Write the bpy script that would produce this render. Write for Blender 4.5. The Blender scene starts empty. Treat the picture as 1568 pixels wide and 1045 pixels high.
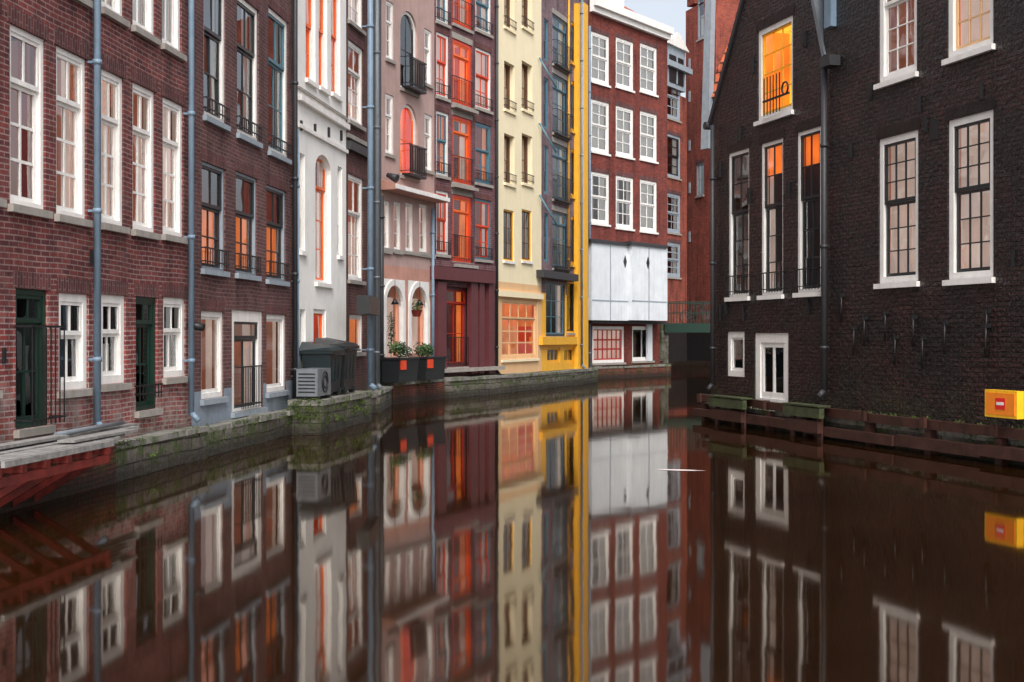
import bpy,bmesh,math,random
from mathutils import Vector,Matrix
random.seed(7)
F=1960.0;H=1.9;YH=515.0;CX=784.0
S=bpy.context.scene
# ------------------------------------------------------------ materials
MATS={}
def nodes(name):
    m=bpy.data.materials.new(name);m.use_nodes=True
    nt=m.node_tree;nt.nodes.clear()
    out=nt.nodes.new('ShaderNodeOutputMaterial')
    MATS[name]=m
    return m,nt,out
def N(nt,t,**k):
    n=nt.nodes.new(t)
    for a,b in k.items(): setattr(n,a,b)
    return n
def L(nt,a,b): nt.links.new(a,b)
def mixc(nt,fac,a,b,mode='MIX'):
    n=N(nt,'ShaderNodeMix',data_type='RGBA',blend_type=mode)
    for i,v in ((0,fac),(6,a),(7,b)):
        if isinstance(v,(int,float)): n.inputs[i].default_value=v
        elif isinstance(v,tuple): n.inputs[i].default_value=(*v[:3],1)
        else: L(nt,v,n.inputs[i])
    return n.outputs[2]
def noise(nt,vec,scale,detail=4,rough=.6):
    n=N(nt,'ShaderNodeTexNoise');n.inputs['Scale'].default_value=scale
    n.inputs['Detail'].default_value=min(detail,3);n.inputs['Roughness'].default_value=rough
    if vec is not None: L(nt,vec,n.inputs['Vector'])
    return n.outputs['Fac']
def mapr(nt,v,a,b,c=0.,d=1.):
    n=N(nt,'ShaderNodeMapRange');L(nt,v,n.inputs[0])
    for i,x in enumerate((a,b,c,d)): n.inputs[i+1].default_value=x
    return n.outputs[0]
def mapping(nt,vec,sc):
    n=N(nt,'ShaderNodeMapping');L(nt,vec,n.inputs[0]);n.inputs['Scale'].default_value=sc
    return n.outputs[0]
def mul(nt,a,b):
    n=N(nt,'ShaderNodeMath',operation='MULTIPLY')
    for i,v in enumerate((a,b)):
        if isinstance(v,(int,float)): n.inputs[i].default_value=v
        else: L(nt,v,n.inputs[i])
    return n.outputs[0]
def bump(nt,h,strength,dist):
    n=N(nt,'ShaderNodeBump');n.inputs['Strength'].default_value=strength;n.inputs['Distance'].default_value=dist
    L(nt,h,n.inputs['Height']);return n.outputs[0]
def worldz(nt):
    g=N(nt,'ShaderNodeNewGeometry');s=N(nt,'ShaderNodeSeparateXYZ');L(nt,g.outputs['Position'],s.inputs[0])
    return g.outputs['Position'],s.outputs['Z']
def damp(nt,col,z,pos,top=1.1,amt=.75,moss=(.03,.04,.014),lo=.15):
    nz=noise(nt,pos,2.2)
    a=N(nt,'ShaderNodeMath',operation='ADD');L(nt,z,a.inputs[0]);L(nt,mapr(nt,nz,.3,.7,-.45,.45),a.inputs[1])
    f=mapr(nt,a.outputs[0],lo,top,amt,0)
    return mixc(nt,f,col,moss)
def mossy(nt,c,z,pos,lo=.47,hi=.6,amt=.85,green=(.055,.085,.014)):
    nz=noise(nt,pos,2.6,3,.75)
    c=mixc(nt,mapr(nt,nz,lo,hi,0,amt),c,green)
    return mixc(nt,mapr(nt,z,.10,.34,.85,0),c,(.016,.013,.009))
def paint(name,col,rough=.5,var=.12,scale=4,bmp=.0,streak=.15,wet=False,metal=0,spec=.5,glow=0,moss=0):
    m,nt,out=nodes(name)
    p=N(nt,'ShaderNodeBsdfPrincipled');L(nt,p.outputs[0],out.inputs[0])
    pos,z=worldz(nt)
    n1=noise(nt,pos,scale,6)
    c=mixc(nt,mapr(nt,n1,.3,.7),tuple(x*(1-var) for x in col),tuple(min(1,x*(1+var*.4)) for x in col))
    if streak>0:
        n2=noise(nt,mapping(nt,pos,(7,7,.6)),1.,5,.7)
        c=mixc(nt,mapr(nt,n2,.5,.8,0,streak),c,tuple(x*.35 for x in col))
    if wet: c=damp(nt,c,z,pos,.9,.5)
    if moss: c=mossy(nt,c,z,pos,.5,.62,moss)
    L(nt,c,p.inputs['Base Color'])
    p.inputs['Roughness'].default_value=rough;p.inputs['Metallic'].default_value=metal
    p.inputs['Specular IOR Level'].default_value=spec
    if glow: L(nt,c,p.inputs['Emission Color']);p.inputs['Emission Strength'].default_value=glow;m.cycles.emission_sampling='NONE'
    if bmp>0:
        L(nt,bump(nt,noise(nt,pos,30,2),bmp,.01),p.inputs['Normal'])
    return m
def brick(name,c1,c2,mort,bw=.215,rh=.066,ms=.008,patch=(.5,.45,.45),pamt=.45,rough=.85,vert=False,bmp=.5,wet=True,eff=.0,efc=(.32,.27,.25),bd=.012,spec=.4,moss=None,base=0):
    m,nt,out=nodes(name)
    p=N(nt,'ShaderNodeBsdfPrincipled');L(nt,p.outputs[0],out.inputs[0])
    tc=N(nt,'ShaderNodeTexCoord');s=N(nt,'ShaderNodeSeparateXYZ');L(nt,tc.outputs['Object'],s.inputs[0])
    a=N(nt,'ShaderNodeMath',operation='ADD');L(nt,s.outputs[0],a.inputs[0]);L(nt,s.outputs[1],a.inputs[1])
    cb=N(nt,'ShaderNodeCombineXYZ')
    if vert: L(nt,s.outputs[2],cb.inputs[0]);L(nt,a.outputs[0],cb.inputs[1])
    else: L(nt,a.outputs[0],cb.inputs[0]);L(nt,s.outputs[2],cb.inputs[1])
    wob=noise(nt,tc.outputs['Object'],.5,1)
    wv=N(nt,'ShaderNodeCombineXYZ');L(nt,mapr(nt,wob,0,1,-.06,.06),wv.inputs[1])
    va=N(nt,'ShaderNodeVectorMath',operation='ADD');L(nt,cb.outputs[0],va.inputs[0]);L(nt,wv.outputs[0],va.inputs[1])
    b=N(nt,'ShaderNodeTexBrick');L(nt,va.outputs[0],b.inputs['Vector'])
    b.inputs['Scale'].default_value=1;b.inputs['Brick Width'].default_value=bw;b.inputs['Row Height'].default_value=rh
    b.inputs['Mortar Size'].default_value=ms;b.inputs['Mortar Smooth'].default_value=.3;b.inputs['Bias'].default_value=-.1
    b.inputs['Color1'].default_value=(*c1,1);b.inputs['Color2'].default_value=(*c2,1);b.inputs['Mortar'].default_value=(*mort,1)
    pos,z=worldz(nt)
    n1=noise(nt,pos,.8,3,.65)
    c=mixc(nt,mapr(nt,n1,.42,.62,0,pamt),b.outputs['Color'],patch,'MULTIPLY')
    n3=noise(nt,mapping(nt,pos,(3,3,.35)),1.,3,.7)
    c=mixc(nt,mapr(nt,n3,.48,.70,0,.75),c,(.36,.33,.34),'MULTIPLY')
    n4=noise(nt,pos,9,2,.7)
    c=mixc(nt,mapr(nt,n4,.35,.7,0,.6),c,(1.7,1.6,1.5),'MULTIPLY')
    if eff>0:
        n5=noise(nt,mapping(nt,pos,(1,1,1.7)),1.3,3,.7)
        c=mixc(nt,mapr(nt,n5,.52,.70,0,eff),c,efc)
    if base>0: # lime bloom rising from the damp footing
        n6=noise(nt,pos,5,3,.75);f=mul(nt,mapr(nt,z,.5,1.5,1,0),mapr(nt,n6,.42,.62,0,base));c=mixc(nt,f,c,(.34,.31,.29))
    if wet: c=damp(nt,c,z,pos,1.0,.5)
    if moss: c=mossy(nt,c,z,pos,amt=moss)
    L(nt,c,p.inputs['Base Color']);p.inputs['Roughness'].default_value=rough;p.inputs['Specular IOR Level'].default_value=spec
    h=mul(nt,b.outputs['Fac'],-1.)
    h2=N(nt,'ShaderNodeMath',operation='ADD');L(nt,h,h2.inputs[0]);L(nt,mul(nt,n4,1.2),h2.inputs[1])
    L(nt,bump(nt,h2.outputs[0],bmp,bd),p.inputs['Normal'])
    return m
def emis(name,col,st,base=(.6,.3,.1)):
    m,nt,out=nodes(name)
    p=N(nt,'ShaderNodeBsdfPrincipled');L(nt,p.outputs[0],out.inputs[0])
    pos,z=worldz(nt)
    n=noise(nt,mapping(nt,pos,(1,1,.7)),1.9,4)
    c=mixc(nt,mapr(nt,n,.35,.65),tuple(x*.35 for x in col),col)
    p.inputs['Base Color'].default_value=(*base,1)
    L(nt,c,p.inputs['Emission Color']);p.inputs['Emission Strength'].default_value=st
    p.inputs['Roughness'].default_value=.8;m.cycles.emission_sampling='NONE'
brick('brick_red',(.175,.040,.036),(.075,.020,.025),(.24,.16,.15),ms=.009,eff=.3,pamt=.7,efc=(.2,.12,.115))
brick('brick_red_low',(.27,.05,.042),(.13,.026,.03),(.33,.25,.24),ms=.010,eff=.4,pamt=.4,base=.75)
brick('brick_brown',(.120,.049,.048),(.066,.027,.029),(.17,.115,.11),ms=.008,eff=.3,efc=(.16,.105,.105))
brick('brick_brown2',(.10,.038,.032),(.05,.02,.02),(.14,.09,.08),ms=.006)
brick('brick_purple',(.15,.062,.074),(.085,.034,.045),(.2,.13,.14),ms=.008,eff=.2,efc=(.2,.12,.13))
brick('brick_grey',(.19,.13,.155),(.12,.08,.10),(.22,.17,.17),ms=.006)
brick('brick_rust',(.20,.036,.024),(.11,.020,.017),(.15,.07,.06),ms=.006)
brick('brick_far',(.30,.062,.036),(.17,.036,.025),(.18,.09,.07),ms=.006,pamt=.6)
brick('brick_black',(.0150,.0100,.0105),(.0055,.0042,.005),(.0025,.002,.002),patch=(2.8,1.25,1.0),pamt=.75,rough=.40,bmp=1.0,ms=.012,rh=.075,bd=.04,spec=.6)
brick('brick_wet_shade',(.012,.007,.006),(.006,.004,.004),(.003,.002,.002),wet=False)  # wet brick, with the shade under the bridge put into its colour
brick('lintel_red',(.12,.034,.032),(.065,.02,.023),(.15,.10,.10),vert=True,wet=False)
brick('lintel_black',(.016,.010,.010),(.007,.005,.005),(.003,.002,.002),vert=True,wet=False,rough=.4,bd=.03)
brick('quay_stone',(.15,.135,.12),(.08,.07,.062),(.03,.027,.024),bw=.62,rh=.2,ms=.014,bmp=1.,eff=.5,bd=.03,moss=.8,efc=(.30,.29,.27),wet=False)
brick('quay_brick',(.22,.055,.038),(.11,.033,.026),(.05,.035,.03),ms=.01,bmp=1.,bd=.02,moss=.5,wet=False)
brick('roof_tile',(.62,.15,.065),(.36,.085,.04),(.06,.02,.015),bw=.25,rh=.33,ms=.035,bmp=1.,wet=False,pamt=.2)
paint('white',(.86,.84,.81),.45,.10,streak=.2)
paint('white_wall',(.88,.87,.84),.8,.09,2,.2,.16)
paint('white_panel',(.72,.76,.80),.5,.1,2,.1,.3)
paint('cream',(.90,.79,.54),.8,.05,2,.15,.12)
paint('peach',(.76,.48,.25),.7,.06,2,.1,.12)
paint('pink_plaster',(.47,.32,.29),.85,.14,2,.3,.28)
paint('pink_low',(.54,.28,.22),.85,.18,2,.3,.28)
paint('grey_plaster',(.26,.31,.38),.8,.16,2,.3,.3,True)
paint('grey_strip',(.10,.10,.11),.8,.2,2,.3,.4)
paint('stone',(.34,.31,.28),.8,.2,6,.2,.3)
paint('coping',(.23,.22,.20),.85,.35,5,.5,.3,moss=.8)
paint('sill_grey',(.30,.35,.40),.7,.15,6,.1,.25)
paint('pipe_blue',(.18,.26,.35),.45,.15,5,0,.5)
paint('pipe_dark',(.035,.035,.04),.5,.15,5,0,.2)
paint('iron',(.010,.010,.012),.45,.1,5,0,0)
paint('black_sash',(.014,.017,.02),.35,.1,5,0,0)
paint('teal_sash',(.08,.19,.25),.4,.1,5,0,.1)
paint('green_door',(.006,.03,.02),.35,.15,5,0,.1)
paint('orange',(.92,.16,.02),.5,.12,3,0,.1)
paint('orange_red',(.74,.06,.012),.45,.12,3,0,.1)
paint('red_door',(.42,.025,.012),.4,.12,3,0,.1)
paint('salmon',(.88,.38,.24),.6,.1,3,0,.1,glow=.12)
paint('yellow',(.88,.45,.03),.5,.1,3,0,.2)
paint('maroon',(.12,.03,.035),.5,.15,3,.1,.2)
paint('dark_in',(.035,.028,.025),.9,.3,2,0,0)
paint('brown_in',(.16,.07,.03),.9,.3,2,0,0)
paint('curtain',(.82,.78,.73),.9,.08,3,0,.05,glow=.12)  # all curtain cloths carry an added glow to brighten them, no lamps behind
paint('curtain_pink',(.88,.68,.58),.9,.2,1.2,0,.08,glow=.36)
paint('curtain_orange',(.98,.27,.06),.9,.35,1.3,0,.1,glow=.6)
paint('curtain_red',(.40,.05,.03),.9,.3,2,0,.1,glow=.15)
paint('plank',(.26,.25,.24),.8,.45,9,.4,.5)
paint('rust_beam',(.19,.018,.012),.7,.6,5,.4,.5)
paint('wet_wood',(.06,.024,.018),.4,.5,4,.6,.4)
paint('moss_wood',(.05,.06,.025),.8,.5,4,.6,.3,moss=.6)
paint('moss',(.055,.09,.012),.95,.5,6,.8,0)
paint('plastic_black',(.014,.016,.018),.4,.2,5,.1,.1)
paint('plastic_green',(.008,.017,.02),.4,.2,5,.1,.1)
paint('metal_grey',(.16,.18,.20),.4,.15,5,0,.3)
paint('sign_yellow',(.95,.50,.015),.45,.12,6,0,.3)
paint('sign_orange',(.95,.26,.015),.45,.12,6,0,.3)
paint('sign_red',(.75,.02,.015),.4,.05,3,0,0)
paint('leaf',(.06,.13,.03),.6,.5,12,0,0)
paint('leaf_dark',(.02,.05,.018),.6,.5,12,0,0)
paint('ground_m',(.10,.09,.08),.9,.3,.5,.3,0)
paint('tan_in',(.45,.25,.12),.9,.3,2,0,0)
emis('lit_orange',(1.,.20,.02),1.1)
emis('lit_yellow',(1.,.66,.05),1.35)
emis('lit_soft',(1.,.42,.14),.55)
# glass
m,nt,out=nodes('glass')
g=N(nt,'ShaderNodeBsdfGlossy');g.inputs['Roughness'].default_value=.015;g.inputs['Color'].default_value=(.95,.97,1,1)
t=N(nt,'ShaderNodeBsdfTransparent');t.inputs['Color'].default_value=(.93,.95,.95,1)
fr=N(nt,'ShaderNodeFresnel');fr.inputs['IOR'].default_value=1.8
pos,z=worldz(nt)
bn=bump(nt,noise(nt,pos,1.6,1),.3,.02);L(nt,bn,g.inputs['Normal'])
mx=N(nt,'ShaderNodeMixShader');L(nt,mapr(nt,fr.outputs[0],0,1,.05,1),mx.inputs[0]);L(nt,t.outputs[0],mx.inputs[1]);L(nt,g.outputs[0],mx.inputs[2]);L(nt,mx.outputs[0],out.inputs[0])
# water
m,nt,out=nodes('water')
g=N(nt,'ShaderNodeBsdfGlossy');g.inputs['Roughness'].default_value=.045;g.inputs['Color'].default_value=(.93,.88,.82,1)
d=N(nt,'ShaderNodeBsdfDiffuse')
pos,z=worldz(nt)
nn=noise(nt,mapping(nt,pos,(.25,.25,1)),1.,4)
L(nt,mixc(nt,mapr(nt,nn,.35,.65),(.011,.0040,.0008),(.019,.0070,.0014)),d.inputs['Color'])
fr=N(nt,'ShaderNodeFresnel');fr.inputs['IOR'].default_value=1.75
b1=noise(nt,mapping(nt,pos,(1.1,.6,1)),1.,2,.5)
b2=noise(nt,mapping(nt,pos,(.35,.2,1)),1.,1,.5)
ad=N(nt,'ShaderNodeMath',operation='ADD');L(nt,b1,ad.inputs[0]);L(nt,mul(nt,b2,2.),ad.inputs[1])
bb=bump(nt,ad.outputs[0],.10,.02);L(nt,bb,g.inputs['Normal'])
mx=N(nt,'ShaderNodeMixShader');L(nt,fr.outputs[0],mx.inputs[0]);L(nt,d.outputs[0],mx.inputs[1]);L(nt,g.outputs[0],mx.inputs[2]);L(nt,mx.outputs[0],out.inputs[0])
# long-exposure blur trail
m,nt,out=nodes('blur_trail')
d=N(nt,'ShaderNodeBsdfDiffuse');d.inputs[0].default_value=(.8,.7,.7,1)
t=N(nt,'ShaderNodeBsdfTransparent')
tc=N(nt,'ShaderNodeTexCoord')
nn=noise(nt,mapping(nt,tc.outputs['Object'],(1.5,9,1)),1.,3)
mx=N(nt,'ShaderNodeMixShader');L(nt,mapr(nt,nn,.35,.6,.1,.9),mx.inputs[0]);L(nt,t.outputs[0],mx.inputs[1]);L(nt,d.outputs[0],mx.inputs[2]);L(nt,mx.outputs[0],out.inputs[0])

# ------------------------------------------------------------ builders
class Kit:
    def __init__(s,name,loc=(0,0,0),rot=0):
        s.name=name
        s.root=bpy.data.objects.new(name,None);S.collection.objects.link(s.root)
        s.root.location=loc;s.root.rotation_euler=(0,0,rot);s.root.empty_display_size=.3
        s.b={}
    def bm(s,part,mat):
        k=(part,mat)
        if k not in s.b: s.b[k]=bmesh.new()
        return s.b[k]
    def poly(s,part,mat,pts):
        b=s.bm(part,mat);return b.faces.new([b.verts.new(p) for p in pts])
    def hexa(s,part,mat,p):
        b=s.bm(part,mat);v=[b.verts.new(q) for q in p]
        for f in ((3,2,1,0),(4,5,6,7),(0,1,5,4),(1,2,6,5),(2,3,7,6),(3,0,4,7)): b.faces.new([v[i] for i in f])
    def box(s,part,mat,u0,u1,o0,o1,z0,z1):
        if u1<u0:u0,u1=u1,u0
        if z1<z0:z0,z1=z1,z0
        y0,y1=-max(o0,o1),-min(o0,o1)
        s.hexa(part,mat,[(u0,y0,z0),(u1,y0,z0),(u1,y1,z0),(u0,y1,z0),(u0,y0,z1),(u1,y0,z1),(u1,y1,z1),(u0,y1,z1)])
    def cyl(s,part,mat,p0,p1,r,n=10,r1=None):
        p0=Vector(p0);p1=Vector(p1);r1=r if r1 is None else r1
        d=(p1-p0).normalized();a=d.orthogonal().normalized();c=d.cross(a)
        b=s.bm(part,mat);A=[];B=[]
        for i in range(n):
            t=2*math.pi*i/n;o=a*math.cos(t)+c*math.sin(t)
            A.append(b.verts.new(p0+o*r));B.append(b.verts.new(p1+o*r1))
        for i in range(n):
            f=b.faces.new((A[i],A[(i+1)%n],B[(i+1)%n],B[i]));f.smooth=True
        b.faces.new(A[::-1]);b.faces.new(B)
    def torus(s,part,mat,c,R,r,axis='y',n=24,k=6):
        b=s.bm(part,mat);ring=[]
        for i in range(n):
            t=2*math.pi*i/n;row=[]
            for j in range(k):
                q=2*math.pi*j/k;rr=R+r*math.cos(q)
                row.append(b.verts.new((c[0]+rr*math.cos(t),c[1]+r*math.sin(q),c[2]+rr*math.sin(t))))
            ring.append(row)
        for i in range(n):
            for j in range(k):
                f=b.faces.new((ring[i][j],ring[(i+1)%n][j],ring[(i+1)%n][(j+1)%k],ring[i][(j+1)%k]));f.smooth=True
    def leaves(s,part,mat,c,rx,ry,rz,n,size):
        b=s.bm(part,mat)
        for i in range(n):
            while True:
                v=Vector((random.uniform(-1,1),random.uniform(-1,1),random.uniform(-1,1)))
                if v.length<1: break
            p=Vector((c[0]+v.x*rx,c[1]+v.y*ry,c[2]+v.z*rz))
            a=Vector((random.uniform(-1,1),random.uniform(-1,1),random.uniform(-1,1))).normalized()
            q=a.orthogonal().normalized();sz=size*random.uniform(.6,1.3)
            vs=[b.verts.new(p+a*sz),b.verts.new(p+q*sz*.45),b.verts.new(p-a*sz),b.verts.new(p-q*sz*.45)]
            b.faces.new(vs)
    def finish(s):
        for (part,mat),b in s.b.items():
            me=bpy.data.meshes.new(part);b.to_mesh(me);b.free()
            me.materials.append(MATS[mat])
            o=bpy.data.objects.new(part,me);S.collection.objects.link(o);o.parent=s.root
        s.b={}
class House(Kit):
    all=[]
    def __init__(s,name,xl,ql,xr,qr,zb,zt,wall,depth=8,zones=(),clip=None,roof=True,lint='lintel_red',corn='white'):
        dl=F*H/ql;dr=F*H/qr
        s.p0=Vector(((xl-CX)/F*dl,dl,0));p1=Vector(((xr-CX)/F*dr,dr,0))
        d=p1-s.p0;s.Ln=d.length;s.d=d.normalized()
        Kit.__init__(s,name,s.p0,math.atan2(d.y,d.x))
        s.zb,s.zt,s.wall,s.dep,s.zones,s.clip=zb,zt,wall,depth,zones,clip
        s.op=[];s.roof=roof;s.lint=lint;s.corn=corn
        House.all.append(s)
    def U(s,px,o=0):
        t=(px-CX)/F
        nx,ny=s.d.y,-s.d.x
        px0,py0=s.p0.x+nx*o,s.p0.y+ny*o
        return (t*py0-px0)/(s.d.x-t*s.d.y)
    def Z(s,px,py,o=0):
        y=s.p0.y-s.d.x*o+s.U(px,o)*s.d.y
        return H-(py-YH)*y/F
    def wallmesh(s):
        us=sorted(set([0,s.Ln]+[x for q in s.op for x in q[:2]]))
        zz=[s.zb,s.zt]+[x for q in s.op for x in q[2:4]]+[z[0] for z in s.zones]
        zz=sorted(set(z for z in zz if s.zb<=z<=s.zt))
        def mat(z):
            for zm,mm in s.zones:
                if z<zm: return mm
            return s.wall
        for i in range(len(us)-1):
            for j in range(len(zz)-1):
                u=(us[i]+us[i+1])/2;z=(zz[j]+zz[j+1])/2
                if us[i+1]-us[i]<1e-5 or zz[j+1]-zz[j]<1e-5: continue
                if any(q[0]<u<q[1] and q[2]<z<q[3] for q in s.op): continue
                s.poly('walls',mat(z),[(us[i],0,zz[j]),(us[i+1],0,zz[j]),(us[i+1],0,zz[j+1]),(us[i],0,zz[j+1])])
        for q in s.op:
            u0,u1,z0,z1=q[:4];r=.2;mm=q[4] or mat((z0+z1)/2)
            for P in ([(u0,0,z0),(u0,0,z1),(u0,r,z1),(u0,r,z0)],[(u1,0,z0),(u1,r,z0),(u1,r,z1),(u1,0,z1)],
                      [(u0,0,z1),(u1,0,z1),(u1,r,z1),(u0,r,z1)],[(u0,0,z0),(u0,r,z0),(u1,r,z0),(u1,0,z0)]):
                s.poly('walls',mm,P)
        D=s.dep;Lx=s.Ln;zt=s.zt;zb=s.zb;w=s.wall
        s.poly('walls',w,[(0,D,zb),(0,0,zb),(0,0,zt),(0,D,zt)])
        s.poly('walls',w,[(Lx,0,zb),(Lx,D,zb),(Lx,D,zt),(Lx,0,zt)])
        s.poly('walls',w,[(Lx,D,zb),(0,D,zb),(0,D,zt),(Lx,D,zt)])
        s.poly('walls',w,[(0,0,zt),(Lx,0,zt),(Lx,D,zt),(0,D,zt)])
        if s.clip:
            for (part,mt),b in list(s.b.items()):
                if part=='walls':
                    for co,no in s.clip:
                        bmesh.ops.bisect_plane(b,geom=b.verts[:]+b.edges[:]+b.faces[:],plane_co=co,plane_no=no,clear_outer=True)
        if s.roof:
            s.box('cornice',s.corn,.003,Lx-.003,.35,-.0,zt-.05,zt+.28)
            s.box('cornice_moulding',s.corn,.003,Lx-.003,.2,.003,zt-.3,zt-.052)
            m=D/2;z=zt+.285
            s.hexa('roof','roof_tile',[(0,.1,z),(Lx,.1,z),(Lx,D,z),(0,D,z),(0,m-.1,z+2.4),(Lx,m-.1,z+2.4),(Lx,m+.1,z+2.4),(0,m+.1,z+2.4)])
    def done(s):
        s.wallmesh();s.finish()
    def opening(s,x0,x1,yt,yb,rm=None,uz=None):
        if uz: u0,u1,z0,z1=uz
        else:
            xm=(x0+x1)/2;u0,u1=s.U(x0),s.U(x1);z1,z0=s.Z(xm,yt),s.Z(xm,yb)
        u0=max(u0,.01);u1=min(u1,s.Ln-.01);z0=max(z0,s.zb+.01)
        u0,u1,z0,z1=[round(a,4) for a in (u0,u1,z0,z1)]
        s.op.append((u0,u1,z0,z1,rm));return u0,u1,z0,z1
    def arc(s,u0,u1,z1,rise,n=14):
        c=(u0+u1)/2;a=(u1-u0)/2
        return [(c-a*math.cos(math.pi*i/n),z1-rise+rise*math.sin(math.pi*i/n)) for i in range(n+1)]
    def win(s,x0,x1,yt,yb,fr='white',sash=None,fw=.09,sw=.045,grid=(2,2),ug=(2,1),split=.4,cur='rand',curm='curtain',rec=.03,
            sill='stone',lint=True,side=None,back='dark_in',rise=0,rail=0,rm=None,mw=.024,deep=.6,uz=None,mid=None,fr_b=None):
        u0,u1,z0,z1=s.opening(x0,x1,yt,yb,rm,uz)
        sash=sash or fr;a=-rec;b=-rec-.12
        W=u1-u0;Hh=z1-z0
        fb=fw if fr_b is None else fr_b
        s.box('window_frames',fr,u0+.002,u0+fw,a,b,z0+.002,z1-.002)
        s.box('window_frames',fr,u1-fw,u1-.002,a,b,z0+.002,z1-.002)
        s.box('window_frames',fr,u0+fw,u1-fw,a,b,z1-fw,z1-.002)
        s.box('window_frames',fr,u0+fw,u1-fw,a,b,z0+.002,z0+fb)
        iu0,iu1,iz0,iz1=u0+fw,u1-fw,z0+fb,z1-fw
        def sashf(a0,a1,c0,c1,g,off,flipx=False):
            A=a-off;B=A-.045
            s.box('sashes',sash,a0,a0+sw,A,B,c0,c1);s.box('sashes',sash,a1-sw,a1,A,B,c0,c1)
            s.box('sashes',sash,a0+sw,a1-sw,A,B,c1-sw,c1);s.box('sashes',sash,a0+sw,a1-sw,A,B,c0,c0+sw*1.3)
            p0,p1,r0,r1=a0+sw,a1-sw,c0+sw*1.3,c1-sw
            for k in range(1,g[0]):
                q=p0+(p1-p0)*k/g[0];s.box('glazing_bars',sash,q-mw/2,q+mw/2,A-.008,B+.008,r0,r1)
            for k in range(1,g[1]):
                q=r0+(r1-r0)*k/g[1];s.box('glazing_bars',sash,p0,p1,A-.01,B+.01,q-mw/2,q+mw/2)
            # each pane sits at its own very slight tilt, so reflections break from pane to pane
            y=-(B+.02)
            for i in range(g[0]):
                for jj in range(g[1]):
                    c_0=p0+(p1-p0)*i/g[0];c_1=p0+(p1-p0)*(i+1)/g[0];d_0=r0+(r1-r0)*jj/g[1];d_1=r0+(r1-r0)*(jj+1)/g[1]
                    t1,t2,t3=[random.uniform(-.006,.006) for _ in range(3)]
                    s.poly('glass','glass',[(c_0,y+t1,d_0),(c_1,y+t2,d_0),(c_1,y+t2+t3-t1,d_1),(c_0,y+t3,d_1)])
        zs=iz1-(iz1-iz0)*split
        if split>0:
            sashf(iu0,iu1,zs,iz1,ug,.015);sashf(iu0,iu1,iz0,zs-.002,grid,.055)
        else: sashf(iu0,iu1,iz0,iz1,grid,.03)
        # room behind
        r0=rec+.122;r1=r0+deep;sm=side or back
        s.poly('room',back,[(u0,r1,z0),(u1,r1,z0),(u1,r1,z1),(u0,r1,z1)])
        s.poly('room_sides',sm,[(u0,r0,z0),(u0,r1,z0),(u0,r1,z1),(u0,r0,z1)])
        s.poly('room_sides',sm,[(u1,r0,z0),(u1,r1,z0),(u1,r1,z1),(u1,r0,z1)])
        s.poly('room',back,[(u0,r0,z1),(u1,r0,z1),(u1,r1,z1),(u0,r1,z1)])
        s.poly('room',back,[(u0,r0,z0),(u1,r0,z0),(u1,r1,z0),(u0,r1,z0)])
        if cur=='rand': cur=random.choice(['sides','sides','half','left','blind','none'])
        yy=r0+.03
        def cloth(c0,c1,d0,d1):
            n=max(4,int((c1-c0)/.05));b_=s.bm('curtains',curm);prev=None
            for i in range(n+1):
                u=c0+(c1-c0)*i/n;y=yy+(.010 if i%2 else -.010)+random.uniform(-.006,.006)
                v=(b_.verts.new((u,y,d0)),b_.verts.new((u,y,d1)))
                if prev: f=b_.faces.new((prev[0],v[0],v[1],prev[1]));f.smooth=True
                prev=v
        if cur=='full': cloth(iu0,iu1,z0,z1)
        if cur in('sides','left'): cloth(iu0,iu0+W*random.uniform(.15,.3),z0,z1)
        if cur in('sides','right'): cloth(iu1-W*random.uniform(.15,.35),iu1,z0,z1)
        if cur=='half': cloth(iu0,iu1,z0,z0+Hh*random.uniform(.4,.6))
        if cur=='blind': 
            zz=z1-Hh*random.uniform(.3,.5);s.poly('blind',curm,[(iu0,yy,zz),(iu1,yy,zz),(iu1,yy,z1),(iu0,yy,z1)])
        if sill: s.box('sills',sill,u0-.05,u1+.05,.07,-.1,z0-.09,z0-.001)
        if lint and not rise: s.box('lintels',s.lint if lint is True else lint,u0-.06,u1+.06,.008,-.05,z1+.001,z1+.19)
        if rise: s.archfill(u0,u1,z1,rise,fr,fw,rec)
        if rail: s.railing(u0,u1,z0+.05,rail)
        return u0,u1,z0,z1
    def archfill(s,u0,u1,z1,rise,fr,fw,rec,wm=None):
        wm=wm or s.wall
        P=s.arc(u0,u1,z1,rise);n=len(P)-1
        for i in range(n):
            c=(u0,0,z1) if i<n/2 else (u1,0,z1)
            a=(P[i][0],0,P[i][1]);b=(P[i+1][0],0,P[i+1][1])
            s.poly('arch_spandrels',wm,[c,b,a])
            s.poly('arch_spandrels',wm,[a,b,(b[0],.2,b[2]),(a[0],.2,a[2])])
            if fr:
                cu=(u0+u1)/2;cz=z1-rise;k=1-fw/((u1-u0)/2)
                q=lambda p:(cu+(p[0]-cu)*k,cz+(p[1]-cz)*k)
                A,B=q(P[i]),q(P[i+1]);y0=rec-.004;y1=rec+.08
                s.hexa('arch_frames',fr,[(P[i][0],y0,P[i][1]),(P[i+1][0],y0,P[i+1][1]),(P[i+1][0],y1,P[i+1][1]),(P[i][0],y1,P[i][1]),
                   (A[0],y0,A[1]),(B[0],y0,B[1]),(B[0],y1,B[1]),(A[0],y1,A[1])])
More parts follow.
